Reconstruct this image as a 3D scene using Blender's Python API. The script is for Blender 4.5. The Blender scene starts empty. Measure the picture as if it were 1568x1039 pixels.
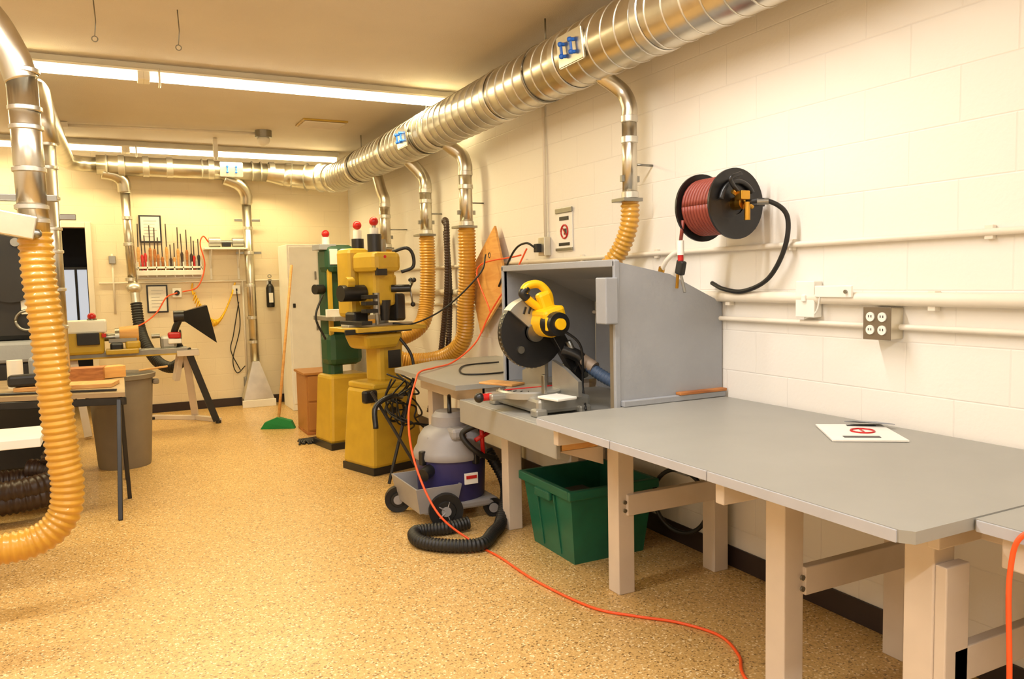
import bpy, bmesh, math, random
from mathutils import Vector, Matrix, Euler
random.seed(7)
sc=bpy.context.scene
try: sc.view_settings.view_transform='Standard'
except Exception: pass
# ------------------------------------------------------------ materials
def lin(c):
    o=[]
    for v in c[:3]:
        v=v/255.0
        o.append(v/12.92 if v<=0.04045 else ((v+0.055)/1.055)**2.4)
    return (o[0],o[1],o[2],1)
MC={}
def mat(name,col,rough=.5,metal=0.0,var=.08,scale=8,bump=0.0,bscale=60,emis=None,estr=0,coat=0,trans=0):
    if name in MC: return MC[name]
    m=bpy.data.materials.new(name); m.use_nodes=True
    nt=m.node_tree; b=nt.nodes['Principled BSDF']
    b.inputs['Roughness'].default_value=rough; b.inputs['Metallic'].default_value=metal
    if coat: b.inputs['Coat Weight'].default_value=coat
    if trans: b.inputs['Transmission Weight'].default_value=trans
    tc=nt.nodes.new('ShaderNodeTexCoord')
    n=nt.nodes.new('ShaderNodeTexNoise'); n.inputs['Scale'].default_value=scale; n.inputs['Detail'].default_value=4
    nt.links.new(tc.outputs['Object'],n.inputs['Vector'])
    r=nt.nodes.new('ShaderNodeValToRGB'); c=lin(col)
    r.color_ramp.elements[0].position=.3; r.color_ramp.elements[1].position=.7
    r.color_ramp.elements[0].color=tuple(x*(1-var) for x in c[:3])+(1,)
    r.color_ramp.elements[1].color=tuple(min(1,x*(1+var)) for x in c[:3])+(1,)
    nt.links.new(n.outputs['Fac'],r.inputs['Fac']); nt.links.new(r.outputs['Color'],b.inputs['Base Color'])
    if bump:
        n2=nt.nodes.new('ShaderNodeTexNoise'); n2.inputs['Scale'].default_value=bscale
        nt.links.new(tc.outputs['Object'],n2.inputs['Vector'])
        bp=nt.nodes.new('ShaderNodeBump'); bp.inputs['Strength'].default_value=bump; bp.inputs['Distance'].default_value=.01
        nt.links.new(n2.outputs['Fac'],bp.inputs['Height']); nt.links.new(bp.outputs[0],b.inputs['Normal'])
    if emis:
        b.inputs['Emission Color'].default_value=lin(emis); b.inputs['Emission Strength'].default_value=estr
    MC[name]=m; return m
def wallmat(name,col,ax):
    m=bpy.data.materials.new(name); m.use_nodes=True; nt=m.node_tree; b=nt.nodes['Principled BSDF']
    b.inputs['Roughness'].default_value=.5
    g=nt.nodes.new('ShaderNodeNewGeometry'); s=nt.nodes.new('ShaderNodeSeparateXYZ'); cb=nt.nodes.new('ShaderNodeCombineXYZ')
    nt.links.new(g.outputs['Position'],s.inputs[0])
    nt.links.new(s.outputs[ax],cb.inputs[0]); nt.links.new(s.outputs[2],cb.inputs[1])
    bk=nt.nodes.new('ShaderNodeTexBrick'); bk.inputs['Scale'].default_value=1
    bk.inputs['Brick Width'].default_value=.406; bk.inputs['Row Height'].default_value=.2033
    bk.inputs['Mortar Size'].default_value=.0045; bk.inputs['Mortar Smooth'].default_value=1
    c=lin(col); 
    bk.inputs['Color1'].default_value=c; bk.inputs['Color2'].default_value=tuple(x*.985 for x in c[:3])+(1,)
    bk.inputs['Mortar'].default_value=tuple(x*.95 for x in c[:3])+(1,)
    nt.links.new(cb.outputs[0],bk.inputs['Vector'])
    no=nt.nodes.new('ShaderNodeTexNoise'); no.inputs['Scale'].default_value=55; no.inputs['Detail'].default_value=5
    nt.links.new(g.outputs['Position'],no.inputs['Vector'])
    inv=nt.nodes.new('ShaderNodeMath'); inv.operation='MULTIPLY_ADD'; inv.inputs[1].default_value=-1.0
    nt.links.new(bk.outputs['Fac'],inv.inputs[0])
    mu=nt.nodes.new('ShaderNodeMath'); mu.operation='MULTIPLY'; mu.inputs[1].default_value=.45
    nt.links.new(no.outputs['Fac'],mu.inputs[0]); nt.links.new(mu.outputs[0],inv.inputs[2])
    bp=nt.nodes.new('ShaderNodeBump'); bp.inputs['Strength'].default_value=.32; bp.inputs['Distance'].default_value=.005
    nt.links.new(inv.outputs[0],bp.inputs['Height']); nt.links.new(bp.outputs[0],b.inputs['Normal'])
    nt.links.new(bk.outputs['Color'],b.inputs['Base Color'])
    return m
def floormat():
    m=bpy.data.materials.new('speckled_epoxy'); m.use_nodes=True; nt=m.node_tree; b=nt.nodes['Principled BSDF']
    g=nt.nodes.new('ShaderNodeNewGeometry')
    v=nt.nodes.new('ShaderNodeTexVoronoi'); v.inputs['Scale'].default_value=140
    nt.links.new(g.outputs['Position'],v.inputs['Vector'])
    sp=nt.nodes.new('ShaderNodeSeparateColor'); nt.links.new(v.outputs['Color'],sp.inputs[0])
    r=nt.nodes.new('ShaderNodeValToRGB'); cr=r.color_ramp; cr.interpolation='CONSTANT'
    cols=[(0,(142,110,64)),(.08,(190,152,92)),(.35,(206,166,102)),(.70,(214,175,112)),(.93,(236,212,164))]
    cr.elements[0].position=0; cr.elements[0].color=lin(cols[0][1]); cr.elements[1].position=cols[1][0]; cr.elements[1].color=lin(cols[1][1])
    for p,c in cols[2:]:
        e=cr.elements.new(p); e.color=lin(c)
    nt.links.new(sp.outputs[0],r.inputs['Fac'])
    nt.links.new(r.outputs['Color'],b.inputs['Base Color'])
    b.inputs['Roughness'].default_value=.36; b.inputs['Specular IOR Level'].default_value=.4; b.inputs['Coat Weight'].default_value=.08; b.inputs['Coat Roughness'].default_value=.12
    n=nt.nodes.new('ShaderNodeTexNoise'); n.inputs['Scale'].default_value=30
    nt.links.new(g.outputs['Position'],n.inputs['Vector'])
    bp=nt.nodes.new('ShaderNodeBump'); bp.inputs['Strength'].default_value=.22; bp.inputs['Distance'].default_value=.004
    nt.links.new(n.outputs['Fac'],bp.inputs['Height']); nt.links.new(bp.outputs[0],b.inputs['Normal'])
    return m
def woodmat(name,c1,c2,scale=6):
    m=bpy.data.materials.new(name); m.use_nodes=True; nt=m.node_tree; b=nt.nodes['Principled BSDF']
    tc=nt.nodes.new('ShaderNodeTexCoord'); mp=nt.nodes.new('ShaderNodeMapping'); mp.inputs['Scale'].default_value=(1,1,6)
    nt.links.new(tc.outputs['Object'],mp.inputs[0])
    n=nt.nodes.new('ShaderNodeTexNoise'); n.inputs['Scale'].default_value=scale; n.inputs['Detail'].default_value=6; n.inputs['Distortion'].default_value=1.2
    nt.links.new(mp.outputs[0],n.inputs['Vector'])
    r=nt.nodes.new('ShaderNodeValToRGB'); r.color_ramp.elements[0].position=.35; r.color_ramp.elements[1].position=.65
    r.color_ramp.elements[0].color=lin(c1); r.color_ramp.elements[1].color=lin(c2)
    nt.links.new(n.outputs['Fac'],r.inputs['Fac']); nt.links.new(r.outputs['Color'],b.inputs['Base Color']); b.inputs['Roughness'].default_value=.55
    return m
WALLR=wallmat('painted_block_side',(236,230,220),1); WALLB=wallmat('painted_block_end',(236,220,188),0)
FLOOR=floormat()
CEIL=mat('ceiling_paint',(216,206,190),.8,bump=.3,bscale=180,var=.03,scale=2)
METAL=mat('galvanised',(208,202,186),.28,1.0,var=.16,scale=5)
METALD=mat('galvanised_collar',(216,212,200),.35,.9,var=.1)
STEEL=mat('steel',(150,148,140),.35,1.0)
ALU=mat('cast_aluminium',(170,168,160),.4,.7)
YH=mat('yellow_flex_hose',(200,146,46),.33,var=.1,coat=.3)
PAINT=mat('conduit_paint',(230,220,202),.5,var=.03)
GREYP=mat('bench_grey_paint',(152,149,140),.42,var=.04,scale=4)
EDGE=mat('bench_edge_band',(176,176,180),.45,var=.04)
GREYH=mat('hood_grey_paint',(152,154,158),.5,var=.05,scale=5,bump=.1)
GREYD=mat('hood_inside',(120,108,88),.6,var=.1)
LEG=mat('pink_white_paint',(212,197,180),.6,var=.06,scale=5)
BLK=mat('black_rubber',(22,21,20),.5,var=.2)
BLKM=mat('black_paint',(28,27,27),.35)
BLACKB=mat('baseboard_vinyl',(48,34,30),.5)
WHT=mat('white_plastic',(236,232,222),.4,var=.03)
WHTP=mat('white_paint',(236,232,222),.5,var=.03)
MUST=mat('machine_mustard',(190,154,42),.38,var=.07,coat=.2)
GRN=mat('machine_green',(36,78,52),.4)
GBIN=mat('bin_green',(26,98,74),.4,var=.12)
BROOM=mat('broom_green',(20,130,60),.7,bump=.6,bscale=200)
ORG=mat('orange_cord',(238,86,30),.45,var=.03)
RED=mat('red_plastic',(190,26,24),.3)
REDH=mat('red_hose',(134,58,44),.5)
YEL=mat('tool_yellow',(238,184,16),.4,var=.04)
BLUE=mat('blue_plastic',(30,100,200),.35)
PURP=mat('vac_purple',(52,48,98),.4)
VGREY=mat('vac_grey',(148,144,142),.45,var=.05)
WOOD=woodmat('pine_wood',(196,140,76),(216,168,104))
PLY=woodmat('plywood',(206,146,74),(222,168,94),3)
OAK=woodmat('oak_wood',(150,88,40),(186,120,60))
CABM=mat('cabinet_brown',(172,116,54),.5,var=.06,scale=3)
CANM=mat('can_plastic',(128,116,98),.55,var=.05)
BRN=mat('brown_hose',(54,36,24),.4)
BRASS=mat('brass',(200,150,60),.3,1)
BLUH=mat('blue_grey_hose',(70,88,114),.45)
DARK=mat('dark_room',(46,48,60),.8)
TUBE=mat('fluorescent_tube',(255,250,230),.4,emis=(255,242,212),estr=9)
FIXT=mat('fixture_white',(245,240,225),.45,var=.02)
WIN=mat('window_glow',(220,230,240),.5,emis=(230,238,250),estr=.6)
GLASS=mat('framed_paper',(232,228,214),.25,var=.05)
# ------------------------------------------------------------ builder
class B:
    def __init__(s,name): s.n=name; s.bm=bmesh.new(); s.m=[]
    def mi(s,m):
        if m not in s.m: s.m.append(m)
        return s.m.index(m)
    def merge(s,t,m,smooth=False):
        i=s.mi(m)
        for f in t.faces: f.material_index=i; f.smooth=smooth
        me=bpy.data.meshes.new('t'); t.to_mesh(me); t.free(); s.bm.from_mesh(me); bpy.data.meshes.remove(me)
    def raw(s,vs,fs,m,smooth=False):
        t=bmesh.new(); vv=[t.verts.new(v) for v in vs]
        for f in fs:
            try: t.faces.new([vv[i] for i in f])
            except Exception: pass
        bmesh.ops.recalc_face_normals(t,faces=t.faces[:])
        s.merge(t,m,smooth); return s
    def box(s,c,size,m,rot=(0,0,0),bev=.004,taper=None):
        t=bmesh.new(); bmesh.ops.create_cube(t,size=1)
        for v in t.verts:
            if taper and v.co.z>0: v.co.x*=taper; v.co.y*=taper
            v.co=Vector((v.co.x*size[0],v.co.y*size[1],v.co.z*size[2]))
        bev=min(bev,min(size)*.3)
        if bev>0: bmesh.ops.bevel(t,geom=t.edges[:],offset=bev,segments=2,affect='EDGES',profile=.5)
        M=Matrix.Translation(Vector(c))@Euler([math.radians(a) for a in rot]).to_matrix().to_4x4()
        bmesh.ops.transform(t,matrix=M,verts=t.verts[:]); s.merge(t,m); return s
    def bb(s,a,b,m,bev=.004):
        return s.box([(a[i]+b[i])/2 for i in range(3)],[abs(b[i]-a[i]) for i in range(3)],m,bev=bev)
    def bar(s,p,q,w,h,m,bev=.003):
        p=Vector(p);q=Vector(q);d=q-p
        t=bmesh.new(); bmesh.ops.create_cube(t,size=1)
        for v in t.verts: v.co=Vector((v.co.x*w,v.co.y*h,v.co.z*d.length))
        bmesh.ops.bevel(t,geom=t.edges[:],offset=min(bev,min(w,h)*.3),segments=1,affect='EDGES')
        z=d.normalized(); up=Vector((0,0,1)) if abs(z.z)<.95 else Vector((0,1,0))
        x=up.cross(z).normalized(); y=z.cross(x)
        M=Matrix((x,y,z)).transposed().to_4x4(); M=Matrix.Translation((p+q)/2)@M
        bmesh.ops.transform(t,matrix=M,verts=t.verts[:]); s.merge(t,m); return s
    def cyl(s,p,q,r,m,r2=None,seg=24):
        r2=r if r2 is None else r2
        return s.rev([(0,0),(r,0),(r2,(Vector(q)-Vector(p)).length),(0,(Vector(q)-Vector(p)).length)],p,Vector(q)-Vector(p),m,seg)
    def rev(s,prof,c,axis,m,seg=28):
        z=Vector(axis).normalized(); up=Vector((0,0,1)) if abs(z.z)<.95 else Vector((0,1,0))
        x=up.cross(z).normalized(); y=z.cross(x); c=Vector(c); t=bmesh.new(); rings=[]
        for r,h in prof:
            if r<1e-6: rings.append([t.verts.new(c+z*h)])
            else: rings.append([t.verts.new(c+z*h+(x*math.cos(2*math.pi*k/seg)+y*math.sin(2*math.pi*k/seg))*r) for k in range(seg)])
        for a,b in zip(rings,rings[1:]):
            for k in range(seg):
                k2=(k+1)%seg
                if len(a)==1 and len(b)==1: continue
                if len(a)==1: t.faces.new((a[0],b[k],b[k2]))
                elif len(b)==1: t.faces.new((a[k],b[0],a[k2]))
                else: t.faces.new((a[k],b[k],b[k2],a[k2]))
        bmesh.ops.recalc_face_normals(t,faces=t.faces[:])
        for e in t.edges:
            if len(e.link_faces)==2 and e.calc_face_angle(0)>.6: e.smooth=False
        s.merge(t,m,True); return s
    def sph(s,c,r,m,sc=(1,1,1),seg=20):
        t=bmesh.new(); bmesh.ops.create_uvsphere(t,u_segments=seg,v_segments=seg//2,radius=r)
        bmesh.ops.transform(t,matrix=Matrix.Translation(Vector(c))@Matrix.Diagonal((*sc,1)),verts=t.verts[:]); s.merge(t,m,True); return s
    def torus(s,c,axis,R,r,m,a0=0,a1=360,seg=36,ms=10):
        z=Vector(axis).normalized(); up=Vector((0,0,1)) if abs(z.z)<.95 else Vector((0,1,0))
        x=up.cross(z).normalized(); y=z.cross(x)
        pts=[Vector(c)+x*math.cos(math.radians(a0+(a1-a0)*k/seg))*R+y*math.sin(math.radians(a0+(a1-a0)*k/seg))*R for k in range(seg+1)]
        return s.tube(pts,r,m,seg=ms)
    def tube(s,pts,r,m,seg=10,corr=0,pitch=.02,smoothpath=False,cap=True,r_end=None):
        pts=[Vector(p) for p in pts]
        if smoothpath:
            P=[pts[0]*2-pts[1]]+pts+[pts[-1]*2-pts[-2]]; out=[]
            for i in range(1,len(P)-2):
                p0,p1,p2,p3=P[i-1:i+3]
                for k in range(14):
                    t=k/14
                    out.append(.5*((2*p1)+(p2-p0)*t+(2*p0-5*p1+4*p2-p3)*t*t+(-p0+3*p1-3*p2+p3)*t**3))
            out.append(pts[-1]); pts=out
        if corr:
            L=[0]
            for a,b in zip(pts,pts[1:]): L.append(L[-1]+(b-a).length)
            n=max(4,int(L[-1]/(pitch/4))); res=[]; j=0
            for k in range(n+1):
                d=L[-1]*k/n
                while j<len(L)-2 and L[j+1]<d: j+=1
                f=(d-L[j])/max(1e-9,L[j+1]-L[j]); res.append(pts[j].lerp(pts[j+1],min(1,max(0,f))))
            pts=res
        t=bmesh.new(); rings=[]; n=len(pts)
        tg=[(pts[min(i+1,n-1)]-pts[max(i-1,0)]).normalized() for i in range(n)]
        up=Vector((0,0,1)) if abs(tg[0].z)<.9 else Vector((0,1,0))
        x=up.cross(tg[0]).normalized()
        for i,p in enumerate(pts):
            x=(x-tg[i]*x.dot(tg[i])).normalized(); y=tg[i].cross(x)
            rr=r if r_end is None else r+(r_end-r)*i/(n-1)
            if corr: rr=rr*(1+corr*(1 if i%4 in(0,1) else -1))
            rings.append([t.verts.new(p+(x*math.cos(2*math.pi*k/seg)+y*math.sin(2*math.pi*k/seg))*rr) for k in range(seg)])
        for a,b in zip(rings,rings[1:]):
            for k in range(seg):
                k2=(k+1)%seg; t.faces.new((a[k],a[k2],b[k2],b[k]))
        if cap:
            t.faces.new(rings[0][::-1]); t.faces.new(rings[-1])
        bmesh.ops.recalc_face_normals(t,faces=t.faces[:])
        s.merge(t,m,True); return s
    def ext(s,pts,vec,m):
        n=len(pts); P=[Vector(p) for p in pts]; Q=[p+Vector(vec) for p in P]
        return s.raw(P+Q,[list(range(n)),list(range(2*n-1,n-1,-1))]+[[i,(i+1)%n,n+(i+1)%n,n+i] for i in range(n)],m)
    def done(s):
        me=bpy.data.meshes.new(s.n); s.bm.to_mesh(me); s.bm.free()
        for m in s.m: me.materials.append(m)
        o=bpy.data.objects.new(s.n,me); bpy.context.collection.objects.link(o); return o
XW=2.76; YB=10.2; H=3.1; XL=-3.0; YF=-2.6
# ------------------------------------------------------------ room
B('floor').bb((XL-.1,YF-.1,-.1),(XW+.1,YB+1.6,0),FLOOR,bev=0).done()
B('ceiling').bb((XL-.1,YF-.1,H),(XW+.1,YB+1.6,H+.1),CEIL,bev=0).done()
B('wall_right').bb((XW,YF-.1,0),(XW+.12,YB+.1,H),WALLR,bev=0).done()
B('wall_left').bb((XL-.12,YF-.1,0),(XL,YB+.1,H),WALLR,bev=0).done()
B('wall_front').bb((XL,YF-.12,0),(XW,YF,H),WALLB,bev=0).done()
w=B('wall_back'); w.bb((-.31,YB,0),(XW,YB+.12,H),WALLB,bev=0); w.bb((XL,YB,0),(-1.25,YB+.12,H),WALLB,bev=0); w.bb((-1.25,YB,2.2),(-.31,YB+.12,H),WALLB,bev=0); w.done()
d=B('trim_1')
for a,b in [((-.31,YB-.03,0),(-.25,YB,2.26)),((-1.31,YB-.03,0),(-1.25,YB,2.26)),((-1.25,YB-.03,2.2),(-.31,YB,2.26))]: d.bb(a,b,PAINT)
d.done()
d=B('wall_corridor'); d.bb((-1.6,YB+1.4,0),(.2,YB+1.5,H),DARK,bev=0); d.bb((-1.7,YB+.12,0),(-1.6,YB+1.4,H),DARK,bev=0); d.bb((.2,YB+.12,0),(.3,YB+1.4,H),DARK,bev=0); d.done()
wd=B('window_1'); wd.bb((-.62,YB+1.36,1.1),(-.36,YB+1.4,1.75),WIN,bev=0)
for a,b in [((-.66,YB+1.33,1.06),(-.62,YB+1.4,1.79)),((-.36,YB+1.33,1.06),(-.32,YB+1.4,1.79)),((-.66,YB+1.33,1.75),(-.32,YB+1.4,1.79)),((-.66,YB+1.33,1.06),(-.32,YB+1.4,1.1)),((-.5,YB+1.33,1.1),(-.47,YB+1.4,1.75))]: wd.bb(a,b,BLKM)
wd.done()
B('baseboard_right').bb((XW-.012,YF,0),(XW,YB,.105),BLACKB,bev=.002).done()
B('baseboard_back').bb((-.25,YB-.012,0),(XW-.012,YB,.105),BLACKB,bev=.002).done()
# ------------------------------------------------------------ lights
def fixture(y,x0,x1,col,power,z=H):
    b=B('fluorescent_strip_light'); L=1.22*2
    b.bb((x0,y-.035,z-.055),(x1,y+.035,z),FIXT)
    b.bb((x0,y-.09,z-.07),(x1,y+.09,z-.055),FIXT,bev=.002)
    n=max(1,round((x1-x0)/L)); s=(x1-x0)/n
    for i in range(n):
        a=x0+i*s
        for dy in(-.045,.045): b.cyl((a+.04,y+dy,z-.095),(a+s-.04,y+dy,z-.095),.017,TUBE,seg=8)
        for xx in(a+.02,a+s-.02): b.bb((xx-.02,y-.075,z-.125),(xx+.02,y+.075,z-.055),FIXT)
        b.tube([(a+.10,y-.10,z-.05),(a+.10,y-.11,z-.16),(a+.10,y-.06,z-.17)],.008,FIXT,seg=6)
    b.done()
    for i in range(n):
        ld=bpy.data.lights.new('tube_lamp','AREA'); ld.shape='RECTANGLE'; ld.size=s*.92; ld.size_y=.1; ld.energy=power*s/L; ld.color=col
        lo=bpy.data.objects.new('fluorescent_lamp',ld); lo.location=(x0+(i+.5)*s,y,z-.13); bpy.context.collection.objects.link(lo)
fixture(6.28,-2.2,2.68,(1,.84,.47),54)
fixture(9.62,-2.2,2.5,(1,.81,.40),36)
fixture(2.7,-2.2,2.2,(1,.98,.97),54)  # unseen row, added for whiter near light in place of a camera flash
fixture(-.9,-2.2,2.2,(1,1,1),66)  # another unseen row, added behind the camera to whiten the near wall
v=B('ceiling_vent'); v.bb((1.68,7.72,H-.015),(2.12,8.1,H),MUST)
for i in range(9): v.box((1.9,7.76+i*.038,H-.02),(.4,.022,.01),PAINT,rot=(25,0,0),bev=.001)
v.done()
v=B('ceiling_sensor_conduit'); v.tube([(-.45,8.7,H-.03),(1.35,8.52,H-.03)],.016,PAINT); v.box((-.4,8.7,H-.03),(.1,.1,.05),PAINT)
v.cyl((1.43,8.5,H),(1.43,8.5,H-.07),.085,STEEL); v.sph((1.43,8.5,H-.10),.065,WHT,(1,1,.9)); v.tube([(-.45,8.7,H-.04),(-.6,8.8,H-.12),(-.62,8.85,H-.3)],.03,BLK,smoothpath=True)
v.done()
for x,y in((-.04,5.0),(.39,5.0)):
    k=B('ceiling_hook'); k.tube([(x,y,H),(x+.005,y,H-.12),(x-.004,y,H-.2)],.003,STEEL,seg=6); k.torus((x-.004,y,H-.215),(0,1,0),.015,.003,STEEL,seg=16,ms=6); k.done()
# ------------------------------------------------------------ main duct
DX,DZ,DR=2.44,2.77,.17
d=B('spiral_duct')
arc=[(DX-.55+.55*math.cos(a),9.40+.55*math.sin(a)) for a in [math.radians(10*i) for i in range(10)]]
d.tube([(DX,-1.6,DZ),(DX,9.40,DZ)],DR,METAL,seg=48)
pts=[(x,y,DZ+.08*i/9) for i,(x,y) in enumerate(arc)]
d.tube(pts,DR,METAL,seg=36,r_end=.14)
d.cyl((DX-.55,9.95,2.85),(DX-.75,9.95,2.87),.14,METAL,r2=.112)
d.tube([(DX-.75,9.95,2.87),(-.15,9.95,2.88)],.11,METAL,seg=32)
d.tube([(-.15,9.95,2.88),(-.3,9.92,2.88),(-.4,9.82,2.88),(-.44,9.65,2.88),(-.44,6.3,2.86),(-.42,6.1,2.8),(-.4,6.02,2.65),(-.38,6.0,2.45)],.085,METAL,seg=24)
hel=[]; pitch=.125; n=int((9.4-1.0)/pitch*28)
for i in range(n):
    t=i/28; a=2*math.pi*t; hel.append((DX+math.cos(a)*(DR+.001),1.0+t*pitch,DZ+math.sin(a)*(DR+.001)))
d.tube(hel,.0055,METALD,seg=5)
for y in (2.3,3.15,3.95,4.9,6.1,7.3,8.5): 
    d.rev([(DR+.002,-.03),(DR+.008,-.026),(DR+.008,.026),(DR+.002,.03)],(DX,y,DZ),(0,1,0),METALD,seg=48)
for x in(1.95,1.75,1.05,.6,.35,.1): d.rev([(.112,-.035),(.118,-.03),(.118,.03),(.112,.035)],(x,9.95,2.88),(1,0,0),METALD)
for x in(1.62,1.52,.95,-.05): d.rev([(.112,-.01),(.122,0),(.112,.01)],(x,9.95,2.88),(1,0,0),METALD)
for i in range(2,9,2):
    p=Vector(pts[i]); q=Vector(pts[i+1])-Vector(pts[i-1]); d.rev([(.15,-.008),(DR+.006,0),(.15,.008)],p,q,METALD)
for y in (2.2,4.3,6.4,8.4):
    d.torus((DX,y,DZ),(0,1,0),DR+.004,.005,STEEL,ms=6); d.tube([(DX,y,DZ+DR),(DX,y,H)],.006,STEEL,seg=6)
def hatch(c,nrm,ax,sc=1):
    c=Vector(c); nrm=Vector(nrm).normalized(); ax=Vector(ax); o=nrm.cross(ax).normalized()
    M=Matrix((ax,o,nrm)).transposed().to_4x4(); M=Matrix.Translation(c)@M
    t=bmesh.new(); bmesh.ops.create_cube(t,size=1)
    for v in t.verts: v.co=Vector((v.co.x*.26*sc,v.co.y*.17*sc,v.co.z*.02))
    bmesh.ops.bevel(t,geom=t.edges[:],offset=.006,segments=2,affect='EDGES'); bmesh.ops.transform(t,matrix=M,verts=t.verts[:]); d.merge(t,METAL)
    for i in(-1,1):
        for j in(-1,1):
            p=c+(ax*i*.05+o*j*.032)*sc; d.cyl(p,p+nrm*.035,.010,BLUE,seg=10); d.sph(p+nrm*.035,.014,BLUE,seg=10); 
        d.bar(c+(ax*i*.05-o*.045)*sc+nrm*.03,c+(ax*i*.05+o*.045)*sc+nrm*.03,.014,.014,BLUE)
for y in(3.72,6.55):
    nn=Vector((-1,0,-.12)).normalized(); hatch(Vector((DX,y,DZ))+nn*(DR+.004),nn,(0,1,0))
nn=Vector((0,-1,-.05)).normalized(); hatch(Vector((1.27,9.95,2.88))+nn*.112,nn,(1,0,0))
d.done()
# ------------------------------------------------------------ drops on right wall
def drop(x,y,zt,zb,r,hose,hr,name='dust_drop_pipe'):
    d=B(name)
    d.tube([(DX+.04,y+.10,DZ-DR+.03),(x-.02,y+.04,zt+.04),(x,y,zt-.05),(x,y,zt-.12)],r*1.05,METAL,seg=20,smoothpath=True)
    d.tube([(x,y,zt-.1),(x,y,zb)],r,METAL,seg=20)
    for z in(zt-.12,(zt+zb)/2+.05,zb+.03): d.rev([(r,-.02),(r+.006,-.016),(r+.006,.016),(r,.02)],(x,y,z),(0,0,1),METALD)
    d.box((x,y,zb+.12),(r*2.9,.02,.035),STEEL,bev=.002)
    d.box((x-.02,y-.0,zb),(r*3.0,r*3,.02),STEEL,bev=.002)
    d.tube([(x+.05,y,zb+.2),(XW-.002,y,zb+.2)],.007,STEEL,seg=6)
    if hose: d.tube(hose,hr,YH,seg=18,corr=.07,pitch=.026,smoothpath=True)
    d.done()
drop(2.6,3.65,2.50,1.93,.042,[(2.6,3.65,1.93),(2.6,3.66,1.8),(2.58,3.72,1.66),(2.52,3.82,1.52)],.05)
drop(2.6,5.96,2.50,1.94,.055,[(2.6,5.96,1.94),(2.6,5.97,1.6),(2.6,6.02,1.3),(2.6,6.1,1.0),(2.5,6.3,.84),(2.3,6.5,.8),(2.05,6.6,.86)],.07)
drop(2.6,6.9,2.46,1.93,.055,[(2.6,6.9,1.93),(2.6,6.9,1.6),(2.58,6.9,1.3),(2.5,6.85,1.1),(2.3,6.8,1.0),(2.1,6.75,1.0)],.07)
drop(2.52,7.9,2.42,1.85,.055,[(2.52,7.9,1.85),(2.52,7.9,1.5),(2.4,7.8,1.2),(2.1,7.5,1.0)],.065)
h=B('black_vacuum_hose_bundle')
h.tube([(2.66,6.55,2.0),(2.62,6.5,2.03),(2.6,6.4,1.98),(2.6,6.42,1.5),(2.6,6.5,1.2),(2.58,6.6,.8),(2.5,6.7,.3)],.026,BRN,seg=12,corr=.06,pitch=.024,smoothpath=True)
h.tube([(2.68,6.62,1.95),(2.68,6.57,1.5),(2.68,6.6,1.1),(2.62,6.55,.6)],.026,BRN,seg=12,corr=.06,pitch=.024,smoothpath=True)
h.done()
# back wall drops
d=B('floor_sweep_pipe')
d.tube([(1.2,9.95,2.78),(1.36,9.97,2.72),(1.44,10.02,2.62),(1.45,10.05,2.5)],.075,METAL,seg=20,smoothpath=True)
d.tube([(1.45,10.05,2.5),(1.47,10.06,.55)],.055,METAL,seg=20)
for z in(2.5,2.2,1.9,1.5,1.1,.8): d.rev([(.055,-.02),(.061,-.016),(.061,.016),(.055,.02)],(1.455,10.055,z),(0,0,1),METALD)
for z in(2.3,1.9): d.box((1.46,10.1,z),(.3,.02,.03),STEEL,bev=.002)
d.raw([(1.43,10.0,.56),(1.51,10.0,.56),(1.51,10.12,.56),(1.43,10.12,.56),(1.30,9.94,.1),(1.66,9.94,.1),(1.66,10.15,.1),(1.30,10.15,.1),(1.30,9.94,0),(1.66,9.94,0),(1.66,10.15,0),(1.30,10.15,0)],
 [(0,1,2,3),(0,1,5,4),(1,2,6,5),(2,3,7,6),(3,0,4,7),(4,5,9,8),(5,6,10,9),(6,7,11,10),(7,4,8,11),(8,9,10,11)],METALD)
d.bb((1.28,9.925,0),(1.68,9.95,.09),WHTP)
d.done()
d=B('lathe_dust_pipe')
d.tube([(-.1,9.95,2.80),(.02,9.97,2.78),(.10,10.0,2.72),(.12,10.02,2.6)],.075,METAL,seg=20,smoothpath=True)
d.tube([(.12,10.02,2.62),(.15,10.03,1.5)],.05,METAL,seg=20)
for z in(2.6,2.3,2.0,1.6): d.rev([(.05,-.02),(.057,-.016),(.057,.016),(.05,.02)],(.13,10.02,z),(0,0,1),METALD)
d.sph((.16,10.0,1.5),.085,METALD,(1,1,.8)); d.cyl((.16,10.0,1.48),(.17,9.98,1.3),.05,METALD)
d.tube([(.17,9.98,1.32),(.19,9.9,1.05),(.24,9.7,.86),(.34,9.5,.68),(.46,9.3,.62),(.56,9.2,.68),(.6,9.15,.76)],.06,BLK,seg=16,corr=.06,pitch=.03,smoothpath=True)
d.done()
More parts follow.
